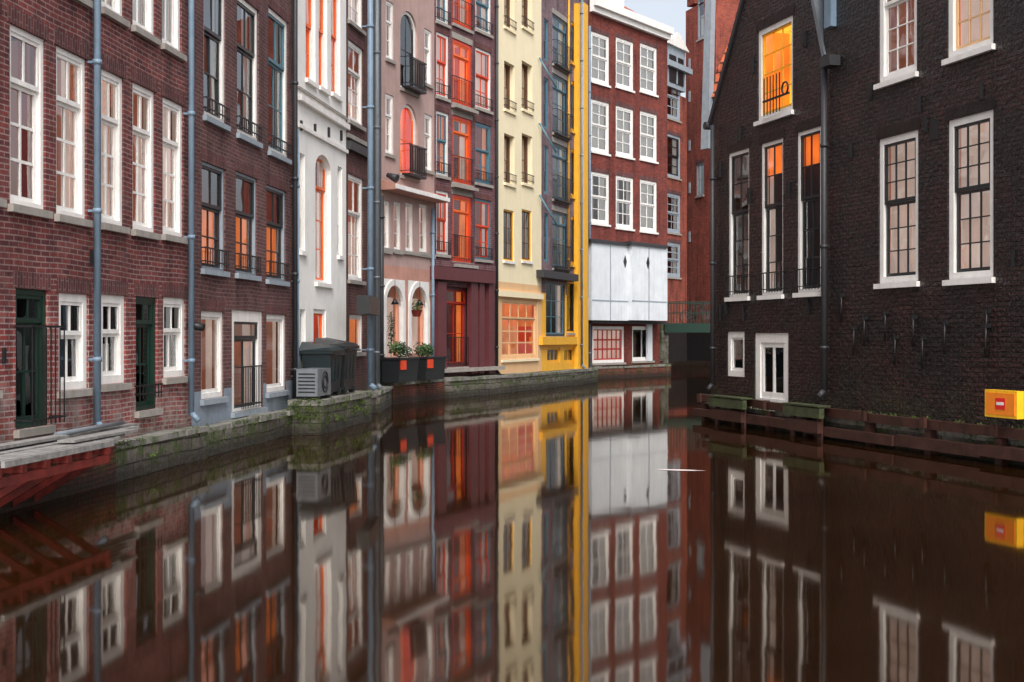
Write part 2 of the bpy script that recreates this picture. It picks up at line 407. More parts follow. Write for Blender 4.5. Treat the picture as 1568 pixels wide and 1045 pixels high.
    def railing(s,u0,u1,z,h,o=.06,m='iron',sp=.11,part='railings',ends=True):
        t=.009
        s.box(part,m,u0-.04,u1+.04,o-t,o+t,z+h-.025,z+h)
        s.box(part,m,u0-.04,u1+.04,o-t,o+t,z+.06,z+.08)
        n=max(2,int((u1-u0)/sp))
        for i in range(n+1):
            u=u0+(u1-u0)*i/n;s.box(part,m,u-.006,u+.006,o-.006,o+.006,z-.0,z+h-.027)
        if ends:
            for u in(u0-.03,u1+.03):
                for zz in(z+h-.015,z+.07): s.box(part,m,u-.01,u+.01,o-.012,-.02,zz-.01,zz+.01)
    def pipe(s,px,yt,yb,r=.05,m='pipe_blue',o=.12,shoe=True,part='downpipe'):
        u=s.U(px,o);z1=s.Z(px,yt,o) if yt is not None else s.zt-.1;z0=s.Z(px,yb,o)
        s.cyl(part,m,(u,-o,z0),(u,-o,z1),r)
        z=z0+.8
        while z<z1:
            s.cyl(part,m,(u,-o,z),(u,-o,z+.06),r*1.3);s.box(part,m,u-.02,u+.02,o,0,z+.015,z+.045);z+=1.9
        if shoe: s.cyl(part,m,(u,-o,z0+.02),(u,-o-.12,z0-.1),r)
    def pbox(s,part,m,x0,x1,yt,yb,o0,o1):
        xm=(x0+x1)/2;o=max(o0,o1)
        s.box(part,m,s.U(x0,o),s.U(x1,o),o0,o1,s.Z(xm,yb,o),s.Z(xm,yt,o))
KA=.263
qa=lambda x:KA*(1000-x)
# ============ A1
a=House('brick_house',-110,qa(-110),148,qa(148),.5,15,'brick_red',zones=[(2.2,'brick_red_low')])
for x0,x1,t,b,c in((-52,-2,8,300,'sides'),(15,70,48,318,'right'),(86,133,80,333,'sides')):
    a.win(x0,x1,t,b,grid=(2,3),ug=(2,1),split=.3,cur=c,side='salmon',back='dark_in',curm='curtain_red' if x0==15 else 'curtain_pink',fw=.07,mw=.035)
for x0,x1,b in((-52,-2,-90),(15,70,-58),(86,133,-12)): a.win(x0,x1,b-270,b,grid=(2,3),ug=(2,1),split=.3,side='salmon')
a.win(24,74,443,655,fr='green_door',sash='green_door',split=.22,grid=(2,2),ug=(2,1),sill='stone',back='dark_in',cur='none',fw=.07)
u0,u1=a.U(24),a.U(74);zz=a.Z(49,650);a.railing(u0,u1,zz,1.15,o=.2,sp=.1)
a.win(90,136,450,597,grid=(2,1),ug=(2,1),split=.42,cur='none',fw=.10)
a.win(-60,-8,440,600,grid=(2,1),ug=(2,1),split=.42,cur='sides',fw=.10)
a.pipe(149,None,650,r=.045)
for x,y in((8,545),(142,395)): a.pbox('wall_anchor','iron',x,x+2,y-12,y+12,0,.04)
a.done()
# ============ A2
a2=House('brick_house',148,qa(148),293,qa(293),.5,14.2,'brick_red',zones=[(2.0,'brick_red_low')])
for i,(x0,x1,t,b) in enumerate(((155,190,112,345),(203,238,133,355),(249,281,155,362))):
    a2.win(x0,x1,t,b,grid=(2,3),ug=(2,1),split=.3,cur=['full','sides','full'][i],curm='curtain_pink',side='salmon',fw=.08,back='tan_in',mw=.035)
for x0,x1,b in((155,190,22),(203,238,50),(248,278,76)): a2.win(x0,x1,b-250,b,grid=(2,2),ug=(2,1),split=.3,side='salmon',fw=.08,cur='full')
a2.win(155,193,452,588,grid=(2,1),ug=(2,1),split=.42,cur='half',fw=.11)
a2.win(208,241,455,628,fr='green_door',sash='green_door',split=.22,grid=(2,2),sill='stone',cur='none',fw=.06)
a2.railing(a2.U(208),a2.U(241),a2.Z(224,610),.2,o=.06)
a2.win(250,285,456,578,grid=(2,1),ug=(2,1),split=.42,cur='sides',fw=.10)
a2.pipe(293,None,635,r=.045)
a2.cyl('wall_lamp','iron',(a2.U(283),-.05,a2.Z(283,497)),(a2.U(283),-.3,a2.Z(283,497)-.05),.06)
a2.done()
# ============ B
b=House('brick_house',293,qa(293),455,qa(455),.45,14.6,'brick_brown',zones=[(1.02,'grey_plaster')])
B3=((312,346,-22,185),(363,396,3,212),(411,441,22,238))
for x0,x1,t,bb in B3: b.win(x0,x1,t,bb,fr='white',sash='teal_sash' if x0>400 else 'black_sash',grid=(2,2),split=.35,ug=(2,1),rail=.25,cur='sides',sill='sill_grey',back='brown_in')
for i,(x0,x1,t,bb) in enumerate(((309,345,253,414),(361,394,268,421),(408,438,288,430))):
    b.win(x0,x1,t,bb,fr='sill_grey' ,sash='black_sash',grid=(2,2),split=.4,ug=(2,1),rail=.3,side='orange_red',back='dark_in',fw=.05,sill='sill_grey',cur='none',deep=.35)
    u0,u1,z0,z1=b.op[-1][:4]
    b.poly('curtains','curtain_orange',[(u0+(.1 if i!=1 else .5),.17,z0),(u1-.1,.17,z0),(u1-.1,.17,z0+(z1-z0)*.58),(u0+(.1 if i!=1 else .5),.17,z0+(z1-z0)*.58)])
for x0,x1,t,bb in B3: b.win(x0,x1,t-290,bb-290,fr='white',sash='black_sash',grid=(2,2),split=.35,ug=(2,1),cur='half')
b.win(308,343,477,610,fr='white',sash='white',grid=(1,1),split=.0,fw=.09,back='tan_in',cur='right',curm='curtain_pink',sill='sill_grey',side='salmon')
b.win(355,403,476,628,fr='white',sash='black_sash',grid=(2,1),split=.2,fw=.2,ug=(1,1),back='dark_in',cur='right',curm='curtain_pink',lint=False,sill='sill_grey',fr_b=.05,side='salmon')
b.railing(b.U(362),b.U(392),b.Z(377,625),.75,o=.1,sp=.09)
b.win(408,438,482,600,fr='white',sash='white',grid=(1,1),split=.0,fw=.09,back='tan_in',cur='right',curm='curtain_pink',sill='sill_grey',side='salmon')
b.pipe(452,None,630,m='pipe_dark',o=.1)
b.done()
# ============ C white
c=House('white_house',455,qa(455),530,125,.5,15.5,'white_wall',lint=None)
for x0,x1,t,bb in((468,483,-30,125),(488,501,-24,136),(507,521,-18,146)):
    c.win(x0,x1,t,bb,fr='white',sash='orange',grid=(1,2),split=.45,ug=(1,1),lint=False,sill='white',cur='left',curm='curtain_orange',back='lit_soft',side='orange',fw=.06,deep=.3,rec=.06)
def hline(h,y,xr,mat,th,o,part='string_course'):
    z=h.Z(xr,y);h.box(part,mat,.003,h.Ln-.003,o,0.002,z-th/2,z+th/2)
hline(c,172,492,'white',.12,.1);hline(c,212,492,'white',.08,.06);hline(c,158,492,'stone',.05,.05)
c.win(483,507,238,434,fr='white',sash='orange',grid=(1,3),split=.25,ug=(1,1),rise=.35,side='orange',back='tan_in',fw=.07,cur='sides',curm='curtain_pink',lint=False,sill='white',rec=.1)
c.win(459,467,236,385,fr='white',sash='white',grid=(1,3),split=0,fw=.04,sw=.03,lint=False,sill='white',cur='none',back='tan_in')
c.win(517,524,256,392,fr='white',sash='white',grid=(1,3),split=0,fw=.04,sw=.03,lint=False,sill='white',cur='none',back='tan_in')
c.win(480,499,474,540,fr='white',sash='orange',grid=(1,1),split=0,lint=False,back='lit_soft',cur='none',side='orange')
c.win(459,468,474,535,fr='white',sash='white',grid=(1,1),split=0,fw=.04,lint=False,back='tan_in',cur='none')
for x in(463,484,505,524): c.pbox('wall_anchor','iron',x-.8,x+.8,185+(x-463)*.25,200+(x-463)*.25,.0,.04)
c.pipe(455,200,640,r=.04,m='pipe_blue');c.done()
c2=House('narrow_brick_house',530,125,563,118,.5,15,'brick_brown2')
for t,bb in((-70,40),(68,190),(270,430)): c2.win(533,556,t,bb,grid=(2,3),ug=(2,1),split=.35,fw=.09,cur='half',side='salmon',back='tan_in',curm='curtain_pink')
c2.win(535,556,482,540,grid=(1,1),split=0,fw=.07,cur='none',back='lit_soft')
hline(c2,215,546,'stone',.1,.06);hline(c2,230,546,'pipe_dark',.2,.12)
c2.done()
c3=House('service_passage_wall',563,118,584,104.5,.5,14,'grey_strip')
c3.pipe(567,None,590,r=.07,o=.2);c3.pipe(577,None,590,r=.06,o=.15,m='metal_grey')
c3.pbox('meter_cabinet','plastic_black',567,582,455,482,.1,.4)
c3.done()
# ============ D pink
d=House('pink_house',584,104.5,665,95,.6,15.2,'pink_plaster',zones=[(3.9,'pink_low')],lint='stone')
for t,bb,m_ in((18,140,'dark_in'),(160,272,'lit_orange')):
    d.win(613,639,t,bb,fr='white',sash='orange' if t>100 else 'black_sash',grid=(2,2),split=0,rise=.6,back=m_,side='orange' if t>100 else None,cur='none',sill='stone',deep=.3,rec=.06)
    u0,u1=d.U(615),d.U(640);z=d.Z(627,bb);d.box('balcony','iron',u0,u1,.28,.01,z,z+.06);d.railing(u0,u1,z+.06,.85,o=.27,sp=.07)
    d.railing(u0+.05,u1-.05,z+.1,.78,o=.24,sp=.05,ends=False)
for x0,x1,t,bb in((591,603,3,92),(650,661,46,130),(590,603,145,237),(650,662,176,262)):
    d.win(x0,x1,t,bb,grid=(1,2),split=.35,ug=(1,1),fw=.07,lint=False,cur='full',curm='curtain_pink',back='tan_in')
for x in(591,613,650): d.win(x,x+12,-110,-20,grid=(1,2),split=.35,ug=(1,1),fw=.07,lint=False)
z=d.Z(625,295);d.hexa('canopy','pink_low',[(-.05,-.45,z-.12),(d.Ln+.05,-.45,z-.12),(d.Ln+.05,0,z-.12),(-.05,0,z-.12),(-.05,-.45,z),(d.Ln+.05,-.45,z),(d.Ln+.05,0,z+.18),(-.05,0,z+.18)])
d.box('canopy_edge','white',-.05,d.Ln+.05,.5,.452,z-.1,z+.02)
for x0,x1 in((586,597),(603,614),(621,633),(642,654)):
    dy=(x0-586)*.1;d.win(x0,x1,308+dy,384+dy*.5,grid=(1,3),split=0,fw=.06,lint=False,cur='full',curm='curtain_pink',back='tan_in',side='salmon')
hline(d,388,625,'stone',.1,.06)
for x0,x1,t,bb in((586,620,428,546),(625,657,431,541)):
    u0,u1,z0,z1=d.opening(x0,x1,t,bb,'white')
    d.archfill(u0,u1,z1,(u1-u0)/2,'white',.17,-.03,'white')
    d.box('arch_surround','white',u0,u0+.17,.03,-.1,z0,z1-(u1-u0)/2);d.box('arch_surround','white',u1-.17,u1,.03,-.1,z0,z1-(u1-u0)/2)
    r=.5;d.poly('room','brown_in',[(u0,r,z0),(u1,r,z0),(u1,r,z1),(u0,r,z1)])
    d.poly('room_sides','salmon',[(u1,.2,z0),(u1,r,z0),(u1,r,z1),(u1,.2,z1)]);d.poly('room_sides','salmon',[(u0,.2,z0),(u0,r,z0),(u0,r,z1),(u0,.2,z1)])
    d.poly('room_sides','salmon',[(u0,.2,z0),(u0,r,z0),(u1,r,z0),(u1,.2,z0)]);d.poly('room_sides','salmon',[(u0,.2,z1),(u0,r,z1),(u1,r,z1),(u1,.2,z1)])
    d.poly('glass','glass',[(u0,.3,z0),(u1,.3,z0),(u1,.3,z1),(u0,.3,z1)])
    um=(u0+u1)/2
    d.poly('curtains','curtain_pink',[(um+.1,.33,z0),(u1-.1,.33,z0),(u1-.1,.33,z1-.5),(um+.1,.33,z1-.5)])
    d.box('glazing_bars','white',(u0+u1)/2-.025,(u0+u1)/2+.025,-.24,-.28,z0,z1)
    d.cyl('hanging_lamp','iron',((u0+u1)/2-.15,-.1,z1),((u0+u1)/2-.15,-.1,z1-.55),.008,6);d.cyl('hanging_lamp','iron',((u0+u1)/2-.15,-.1,z1-.55),((u0+u1)/2-.15,-.1,z1-.72),.02,8,.13)
d.pipe(584,300,590,r=.07,m='pipe_dark',o=.15);d.pipe(663,320,590,r=.05,o=.1)
d.cyl('wall_lamp','pipe_dark',(d.U(588),-.1,d.Z(588,268)),(d.U(588),-.4,d.Z(588,275)),.06,10,.13)
d.done()
# ============ E purple
e=House('purple_brick_house',665,95,761,86.5,.65,15.6,'brick_purple')
rows=(((-48,36),(-38,42),(-28,50)),((52,150),(64,162),(77,168)),((172,270),(180,282),(190,282)),((293,390),(300,402),(306,398)))
for ri,r in enumerate(rows):
    for ci,(x0,x1) in enumerate(((668,687),(693,722),(728,752))):
        t,bb=r[ci]
        if ci==1: e.win(x0,x1,t,bb,fr='orange_red',sash='orange',grid=(2,2),split=.22,ug=(2,1),side='orange_red',back='lit_soft' if ri<2 else 'dark_in',cur='sides',curm='curtain_orange' if ri%2 else 'curtain_pink',rail=.8,lint='stone',fw=.12)
        else: e.win(x0,x1,t,bb,fr='white' if (ri<2 or ci==0) else 'teal_sash',sash='teal_sash' if ri%2==0 else 'orange_red',grid=(2,2),split=.45,ug=(2,1),rail=.35,side='orange',back='tan_in',lint=True,cur='sides' if ri!=1 else 'full',curm='curtain_pink' if ri!=2 else 'curtain_orange',fw=.08)
e.win(684,720,440,562,fr='maroon',sash='red_door',grid=(2,2),split=.18,ug=(2,1),back='dark_in',side='orange',cur='right',curm='curtain_orange',lint=False,rail=.9,rec=.12,fw=.1)
for x0,x1 in((671,684),(722,732),(735,742),(749,757)): e.pbox('pilasters','maroon',x0,x1,432,572,.0,.16)
e.pbox('portal_beam','maroon',668,759,412,431,0,.26);e.pbox('portal_beam','brick_purple',668,759,403,411.5,0,.12)
hline(e,566,710,'stone',.12,.3,'step')
for ri in(1,2,3):
    y=rows[ri][1][1]+4;z=e.Z(708,y);e.box('balcony_slabs','stone',e.U(690),e.U(724),.22,.01,z-.1,z)
e.done()
# ============ F cream
f=House('cream_house',761,86.5,829,79,.6,16.2,'cream',zones=[(1.15,'peach'),(3.75,'peach')],lint=None)
for t,bb in((-30,45),(97,170),(207,282)):
    for x0,x1 in((772,788),(799,815)):
        f.win(x0,x1,t,bb,fr='brown_in',sash='brown_in',grid=(1,2),split=0,fw=.05,lint=False,sill='cream',side='salmon',back='brown_in',cur='none',rec=.18,rm='cream',rail=.3)
for x0,x1 in((771,787),(799,814)): f.win(x0,x1,322,400,fr='yellow',sash='brown_in',grid=(2,3),split=0,fw=.05,lint=False,sill='white',cur='sides',back='tan_in')
hline(f,452,795,'cream',.2,.1)
f.win(768,823,459,550,fr='peach',sash='peach',grid=(4,3),split=.3,ug=(4,1),fw=.12,lint=False,back='lit_soft',side='orange',cur='blind',curm='curtain_orange',mw=.05,sill='cream')
f.pipe(761,None,570,r=.05,o=.08,m='pipe_dark')
for y in(95,195,305):
    z=f.Z(824,y);u=f.U(824);f.cyl('flag_bracket','teal_sash',(u,-.05,z+.15),(u+.45,-.55,z-.9),.035,8)
f.done()
# ============ G yellow-trim
g=House('yellow_trim_house',829,79,901,71,.6,16.45,'brick_grey',zones=[(3.5,'yellow')],corn='yellow')
for t,bb in((28,104),(118,208),(222,308),(325,412)):
    g.win(846,869,t,bb,fr='black_sash',sash='teal_sash',grid=(2,3),split=.2,ug=(2,1),fw=.09,cur='sides',back='brown_in',lint='stone')
    u0,u1=g.U(846),g.U(869);z=g.Z(857,bb);g.box('balcony','iron',u0,u1,.2,.01,z-.05,z);g.railing(u0,u1,z,.9,o=.19,sp=.11)
    g.win(874,883,t+8,bb-6,fr='yellow',sash='yellow',grid=(1,1),split=0,fw=.07,cur='none',lint=False,sill='yellow',back='dark_in')
    g.win(833,840,t+2,bb-10,fr='teal_sash',sash='teal_sash',grid=(1,2),split=0,fw=.05,cur='none',lint=False,sill=None,back='dark_in')
for x0,x1 in((885.5,888),(894,900.5)): g.pbox('yellow_pilaster','yellow',x0,x1,6,572,0,.18)
g.pipe(891,None,560,r=.05,m='pipe_blue',o=.1);g.pipe(871,None,430,r=.03,m='yellow',o=.06,shoe=False)
g.pbox('balcony_box','pipe_dark',833,886,417,428,0,.3)
g.win(836,866,432,515,fr='black_sash',sash='teal_sash',grid=(3,3),split=0,fw=.07,cur='right',curm='curtain_pink',lint=False,back='dark_in')
g.win(868,881,432,510,fr='yellow',sash='black_sash',grid=(1,2),split=0,fw=.06,cur='none',lint=False,back='dark_in')
g.win(838,858,532,556,fr='yellow',sash='yellow',grid=(3,1),split=0,fw=.05,cur='none',lint=False,back='tan_in',sill=None)
g.win(864,880,532,556,fr='yellow',sash='yellow',grid=(2,1),split=0,fw=.05,cur='none',lint=False,back='tan_in',sill=None)
g.pbox('shop_beam','yellow',831,885,516,528,0,.15)
g.done()
# ============ H red
h=House('red_brick_house',903,66.5,1022,60.5,.55,16.4,'brick_rust')
cols=((905,933),(943,970),(980,1006))
for r in(((52,128),(61,136),(70,143)),((155,234),(165,240),(173,246)),((265,343),(271,350),(277,355))):
    for (x0,x1),(t,bb) in zip(cols,r):
        h.win(x0,x1,t,bb,grid=(2,2),ug=(2,2),split=.48,fw=.11,sw=.06,cur='full' if r[0][0]<200 or random.random()<.4 else 'sides',curm='curtain',lint=True,back='tan_in',mw=.035,sill='white')
h.pbox('oriel','white_panel',906,964,374,491,0.003,.7);h.pbox('oriel','white_panel',967.5,1022,378,491,.003,.9)
h.pbox('oriel_cap','pipe_dark',905,965.5,369,373.7,0.003,.8);h.pbox('oriel_cap','pipe_dark',966.5,1023,373,377.7,.003,1.)
for x in(935,): h.pbox('oriel_seam','sill_grey',x-.6,x+.6,376,491,.7,.715)
for x in(994,): h.pbox('oriel_seam','sill_grey',x-.6,x+.6,380,490,.9,.915)
h.pbox('oriel_seam','sill_grey',907,964,460,462,.7,.712);h.pbox('oriel_seam','sill_grey',968,1021,461,463,.9,.912)
for x,y,o in((957,401,.7),(992,403,.9)):
    u=h.U(x,o);z=h.Z(x,y,o);h.hexa('oriel_vent','iron',[(u-.14,-o-.02,z),(u,-o-.02,z-.28),(u+.14,-o-.02,z),(u,-o-.02,z+.28),(u-.14,-o+.01,z),(u,-o+.01,z-.28),(u+.14,-o+.01,z),(u,-o+.01,z+.28)])
h.pbox('oriel_base','pipe_dark',906,1020,491.5,496,0.003,.5)
h.win(907,956,500,556,fr='white',sash='red_door',grid=(6,3),split=0,fw=.14,cur='full',curm='curtain_pink',lint=False,mw=.07,sill='stone')
h.win(968,1000,500,553,fr='white',sash='white',grid=(2,1),split=0,fw=.12,cur='none',lint=False,back='brown_in')
for px_ in (1000,1021): h.pbox('pilaster','white_panel' if px_<1010 else 'quay_stone',px_-8,px_-1,497,553,.003,.1)
h.pipe(903,40,570,r=.05,m='pipe_blue',o=.1)
u=h.U(955);h.box('dormer','white',u-.7,u+.7,-.4,-2.4,16.7,18.2)
h.done()
# ============ I far
i1=House('gabled_brick_house',1016,54,1052,52,.5,15.2,'brick_far',depth=7,roof=False,zones=[(2.2,'brick_wet_shade')])
for t,bb in((115,183),(207,272),(297,357),(372,425)):
    i1.win(1019,1042,t,bb,fr='sill_grey',sash='black_sash' if t<250 and t>200 else 'sill_grey',grid=(2,2),ug=(2,2),split=.5,fw=.14,sw=.07,mw=.05,cur='sides',back='dark_in')
hline(i1,104,1034,'sill_grey',.3,.35,'cornice')
u0,u1=i1.U(1019),i1.U(1047)
i1.box('dormer_gable','sill_grey',u0,u1,.1,-2,15.45,17.7);i1.box('dormer_glass','black_sash',u0+.25,u1-.3,.13,.09,15.7,17.2);i1.box('dormer_mullion','sill_grey',(u0+u1)/2-.06,(u0+u1)/2+.06,.16,.131,15.7,17.2)
z=17.7;i1.hexa('dormer_pediment','white',[(u0-.2,-.25,z),(u1+.2,-.25,z),(u1+.2,2,z),(u0-.2,2,z),((u0+u1)/2-.1,-.25,z+.8),((u0+u1)/2+.1,-.25,z+.8),((u0+u1)/2+.1,2,z+.8),((u0+u1)/2-.1,2,z+.8)])
i1.done()
i2=House('far_brick_house',1050,50,1096,52.5,.5,20.8,'brick_far',depth=8,roof=False,zones=[(2.2,'brick_wet_shade')])
for y in(90,140,215,280,355): i2.pbox('wall_anchor','sill_grey',1054,1056,y,y+16,0,.06)
i2.pbox('chimney','brick_far',1052,1063,-22,8,-.8,.0);i2.pbox('chimney_cap','stone',1050,1065,-26,-22.5,-.9,.05)
i2.win(1068,1078,-5,60,fr='sill_grey',sash='sill_grey',grid=(1,2),split=0,fw=.1)
i2.win(1066,1078,250,300,fr='sill_grey',sash='sill_grey',grid=(1,2),split=0,fw=.1)
i2.done()
# tiled roof house behind
t_=House('tiled_roof_house',1090,92,1170,96,.5,9.4,'brick_black',depth=6,roof=False)
ze=9.41;Lt=t_.Ln
t_.hexa('roof','roof_tile',[(-.1,-.2,ze),(Lt,-.2,ze),(Lt,3,ze),(-.1,3,ze),(.45,2.4,ze+5.5),(Lt,2.4,ze+5.5),(Lt,2.7,ze+5.5),(.45,2.7,ze+5.5)])
t_.hexa('bargeboard','sill_grey',[(-.2,-.3,7.8),(.12,-.3,7.8),(.12,-.1,7.8),(-.2,-.1,7.8),(.05,-.3,ze+4.5),(.3,-.3,ze+4.5),(.3,-.1,ze+4.5),(.05,-.1,ze+4.5)])
t_.done()
# ============ J1 dark gable
qj=lambda x:.1445*(x-200)
j=House('dark_gabled_house',1088,qj(1088),1261,qj(1261),.35,14,'brick_black',roof=False,lint='lintel_black')
e0=Vector((0,0,j.Z(1088,192)));e1=Vector((j.U(1140),0,j.Z(1140,-2)))
dl=e1-e0;nl=Vector((-dl.z,0,dl.x))
r0=Vector((j.Ln,0,j.Z(1261,88)));r1=Vector((j.U(1243),0,j.Z(1243,-5)));dr=r1-r0;nr=Vector((dr.z,0,-dr.x))
j.clip=[(e0,nl),(r0,nr)]
for x0,x1,t,bb,bk in((1115,1147,231,455,'brown_in'),(1165,1199,216,452,'lit_orange'),(1220,1257,198,448,'lit_orange')):
    u0,u1,z0,z1=j.win(x0,x1,t,bb,fr='white',sash='black_sash',grid=(2,3),ug=(2,2),split=.42,fw=.075,rail=.42,cur='right' if x0!=1165 else 'sides',curm='curtain_pink',back='dark_in',side='brown_in',sill='white')
    if bk=='lit_orange':
        zz_=z1-(z1-z0)*.22
        j.poly('lit_blind','lit_orange',[(u0+.1,.145,zz_),(u1-.1,.145,zz_),(u1-.1,.145,z1-.05),(u0+.1,.145,z1-.05)])
        j.box('room_lamp','lit_yellow',u0+.35,u0+.42,-.45,-.5,z0+.9,z0+1.0)
u0,u1,z0,z1=j.win(1160,1214,35,178,fr='white',sash='yellow',grid=(3,4),split=0,fw=.11,cur='none',back='lit_yellow',side='lit_orange',sill='white')
j.box('window_guard','iron',u0+.5,u1+.1,.15,.12,z0+.3,z0+.34)
for k in range(6): j.box('window_guard','iron',u0+.55+k*.13,u0+.565+k*.13,.15,.13,z0+.02,z0+.8)
j.torus('life_ring_hook','iron',(u1-.1,-.12,z0+.45),.12,.02)
j.win(1113,1140,508,577,fr='white',sash='white',grid=(1,1),split=0,fw=.13,cur='none',back='dark_in',lint=False,sill=None)
j.win(1155,1207,510,626,fr='white',sash='white',grid=(2,1),split=0,fw=.2,sw=.1,cur='none',back='dark_in',lint=False,sill=None,mw=.08)
# roof edges
def slopeslab(p,dv,part,mat):
    q=p+dv*2.0;dn=Vector((-dv.z,0,dv.x)).normalized()*(.10 if dv.x>0 else -.10)
    a_=[p,q,q+dn,p+dn]
    j.hexa(part,mat,[(v.x,-.04,v.z) for v in a_]+[(v.x,8,v.z) for v in a_])
slopeslab(e0+Vector((-.02,0,-.02)),dl,'roof_left','pipe_dark');slopeslab(r0,dr*1.0,'roof_right','metal_grey')
j.pbox('gutter_hopper','pipe_dark',1255,1270,86,102,.02,.25)
j.pipe(1262,95,600,r=.06,m='pipe_dark',o=.1)
j.pipe(1091,192,590,r=.05,m='pipe_dark',o=.1)
j.cyl('gutter','pipe_dark',(-.1,-.1,j.Z(1088,192)),(-.1,6,j.Z(1088,192)),.09)
for x,y in((1135,480),(1145,300),(1205,290),(1235,470),(1100,480),(1110,470),(1230,60),(1150,100),(1130,205),(1100,260)): j.pbox('wall_anchor','iron',x-1.2,x+1.2,y-12,y+12,0,.05)
j.done()
# ============ J2
k=House('dark_brick_house',1261,qj(1261),1700,qj(1700),.35,13.5,'brick_black',lint='lintel_black')
for x0,x1,t,bb in((1345,1406,206,433),(1451,1521,176,427),(1590,1670,140,421)):
    k.win(x0,x1,t,bb,fr='white',sash='black_sash',grid=(3,3),ug=(3,3),split=.45,fw=.115,cur='full',curm='curtain_pink',back='tan_in',lint=True,sill='white',side='salmon',mw=.02)
for x0,x1,t,bb in((1345,1404,-100,120),(1450,1521,-170,80),(1590,1670,-240,50)):
    k.win(x0,x1,t,bb,fr='white',sash='white' if x0<1400 else 'peach',grid=(3,3),ug=(3,2),split=.45,fw=.115,cur='right' if x0<1400 else 'full',curm='curtain_pink',back='tan_in' if x0<1400 else 'lit_soft',sill='white',side='salmon')
k.pbox('vent_hole','iron',1423,1437,184,214,-.0,.012)
for x,y in((1309,520),(1372,535),(1414,537),(1511,520),(1325,505),(1357,497),(1400,505),(1448,515),(1512,498),(1290,470)):
    u=k.U(x);z=k.Z(x,y);k.cyl('wall_anchor','iron',(u,-.03,z-.28),(u+.05,-.05,z+.22),.018,6);k.box('wall_anchor','iron',u+.0,u+.1,.06,0,z+.18,z+.24)
for x,y in((1330,140),(1300,230),(1405,160),(1548,395),(1500,140),(1415,190)): k.pbox('wall_anchor','iron',x-1.3,x+1.3,y-13,y+13,0,.05)
k.pbox('flashing','pipe_blue',1262,1272,-30,42,.0,.12)
k.done()
# ============ quays
def qk(name,hh,u0,u1,zt,o=.28,mat='quay_stone',cap='coping'):
    K=Kit(name,hh.p0,math.atan2(hh.d.y,hh.d.x))
    K.box('wall',mat,u0,u1,o,-.3,-1.5,zt-.1)
    u=u0
    while u<u1-.05:
        l=min(random.uniform(.6,1.6),u1-u);K.box('coping',cap,u+.006,u+l-.006,o+.03+random.uniform(-.03,.03),-.2,zt-.098,zt+random.uniform(-.03,.02));u+=l
    for i in range(int((u1-u0)*5)):
        u=random.uniform(u0,u1);K.leaves('moss_tufts','moss',(u,-o-.02,zt-random.choice((.02,.04,.1,.25))),.14,.02,.04,12,.022)
    K.finish();return K
for hh,zt,o,mt in((a,.58,.26,'quay_brick'),(a2,.52,.26,'quay_stone'),(b,.48,.24,'quay_stone'),(c,.5,.2,'quay_stone'),(c2,.5,.2,'quay_stone'),(c3,.55,.3,'quay_stone'),(d,.62,.35,'quay_brick'),(e,.62,.5,'quay_stone'),(f,.6,.45,'quay_stone'),(g,.6,.4,'quay_stone'),(h,.56,.2,'quay_brick'),(j,.4,.12,'quay_stone'),(k,.4,.12,'quay_stone')):
    qk('quay_wall',hh,0,hh.Ln,zt,o,mt)
# landing with bins
P=Kit('stone_landing',c.p0,math.atan2(c.d.y,c.d.x))
uu0=c.U(470,.6);uu1=c.U(569,.85)
P.box('wall','quay_stone',uu0+.1,uu1,.85,.24,-1.5,.56)
u=uu0+.06
while u<uu1:
    l=min(random.uniform(.7,1.3),uu1+.04-u);P.box('coping','coping',u,u+l-.01,.9+random.uniform(-.02,.02),.2,.562,.68+random.uniform(-.02,.01));u+=l
for i in range(50):
    P.leaves('moss_tufts','moss',(random.uniform(uu0+.2,uu1-.1),-.89,random.uniform(.2,.66)),.16,.02,.05,14,.025);P.leaves('moss_tufts','moss',(uu0+.05,-random.uniform(.2,.9),random.uniform(.3,.66)),.02,.14,.05,12,.025)
P.finish()
def local(hh,u,o,z): 
    n=Vector((hh.d.y,-hh.d.x,0));return hh.p0+hh.d*u+n*o+Vector((0,0,z))
rotc=math.atan2(c.d.y,c.d.x)
ac=Kit('air_conditioner_unit',local(c,uu0+.3,.78,.685),rotc)
ac.box('casing','metal_grey',-.2,.75,0,-.42,.05,.58);ac.box('foot','iron',-.15,-.08,.02,-.44,0,.05);ac.box('foot','iron',.6,.67,.02,-.44,0,.05)
ac.torus('fan_grille','iron',(.3,-.012,.32),.2,.012);ac.torus('fan_grille','iron',(.3,-.012,.32),.12,.01)
for q in range(6): ac.box('louvre','iron',-.206,-.2,-.05,-.38,.12+q*.07,.145+q*.07)
ac.finish()
def bin_(name,loc,mat,w,dd,hh):
    B=Kit(name,loc,rotc)
    B.hexa('body',mat,[(.06,.06,.08),(w-.06,.06,.08),(w-.06,dd-.06,.08),(.06,dd-.06,.08),(0,0,hh),(w,0,hh),(w,dd,hh),(0,dd,hh)])
    B.box('rim',mat,-.04,w+.04,.04,-dd-.04,hh+.002,hh+.06)
    B.hexa('lid',mat,[(-.05,-.05,hh+.062),(w+.05,-.05,hh+.062),(w+.05,dd+.05,hh+.062),(-.05,dd+.05,hh+.062),(.02,.05,hh+.13),(w-.02,.05,hh+.13),(w-.02,dd,hh+.24),(.02,dd,hh+.24)])
    for x in(.12,w-.12):
        B.cyl('wheel','iron',(x,.1,.09),(x+.04,.1,.09),.09,14);B.cyl('wheel','iron',(x,dd-.1,.09),(x+.04,dd-.1,.09),.09,14)
    B.cyl('handle','iron',(.1,-.09,hh-.02),(w-.1,-.09,hh-.02),.018)
    for q in range(3): B.box('rib',mat,w*(.25+.25*q)-.02,w*(.25+.25*q)+.02,.0,-.06,.3,hh-.1)
    B.finish()
ub=c.U(506,.78)
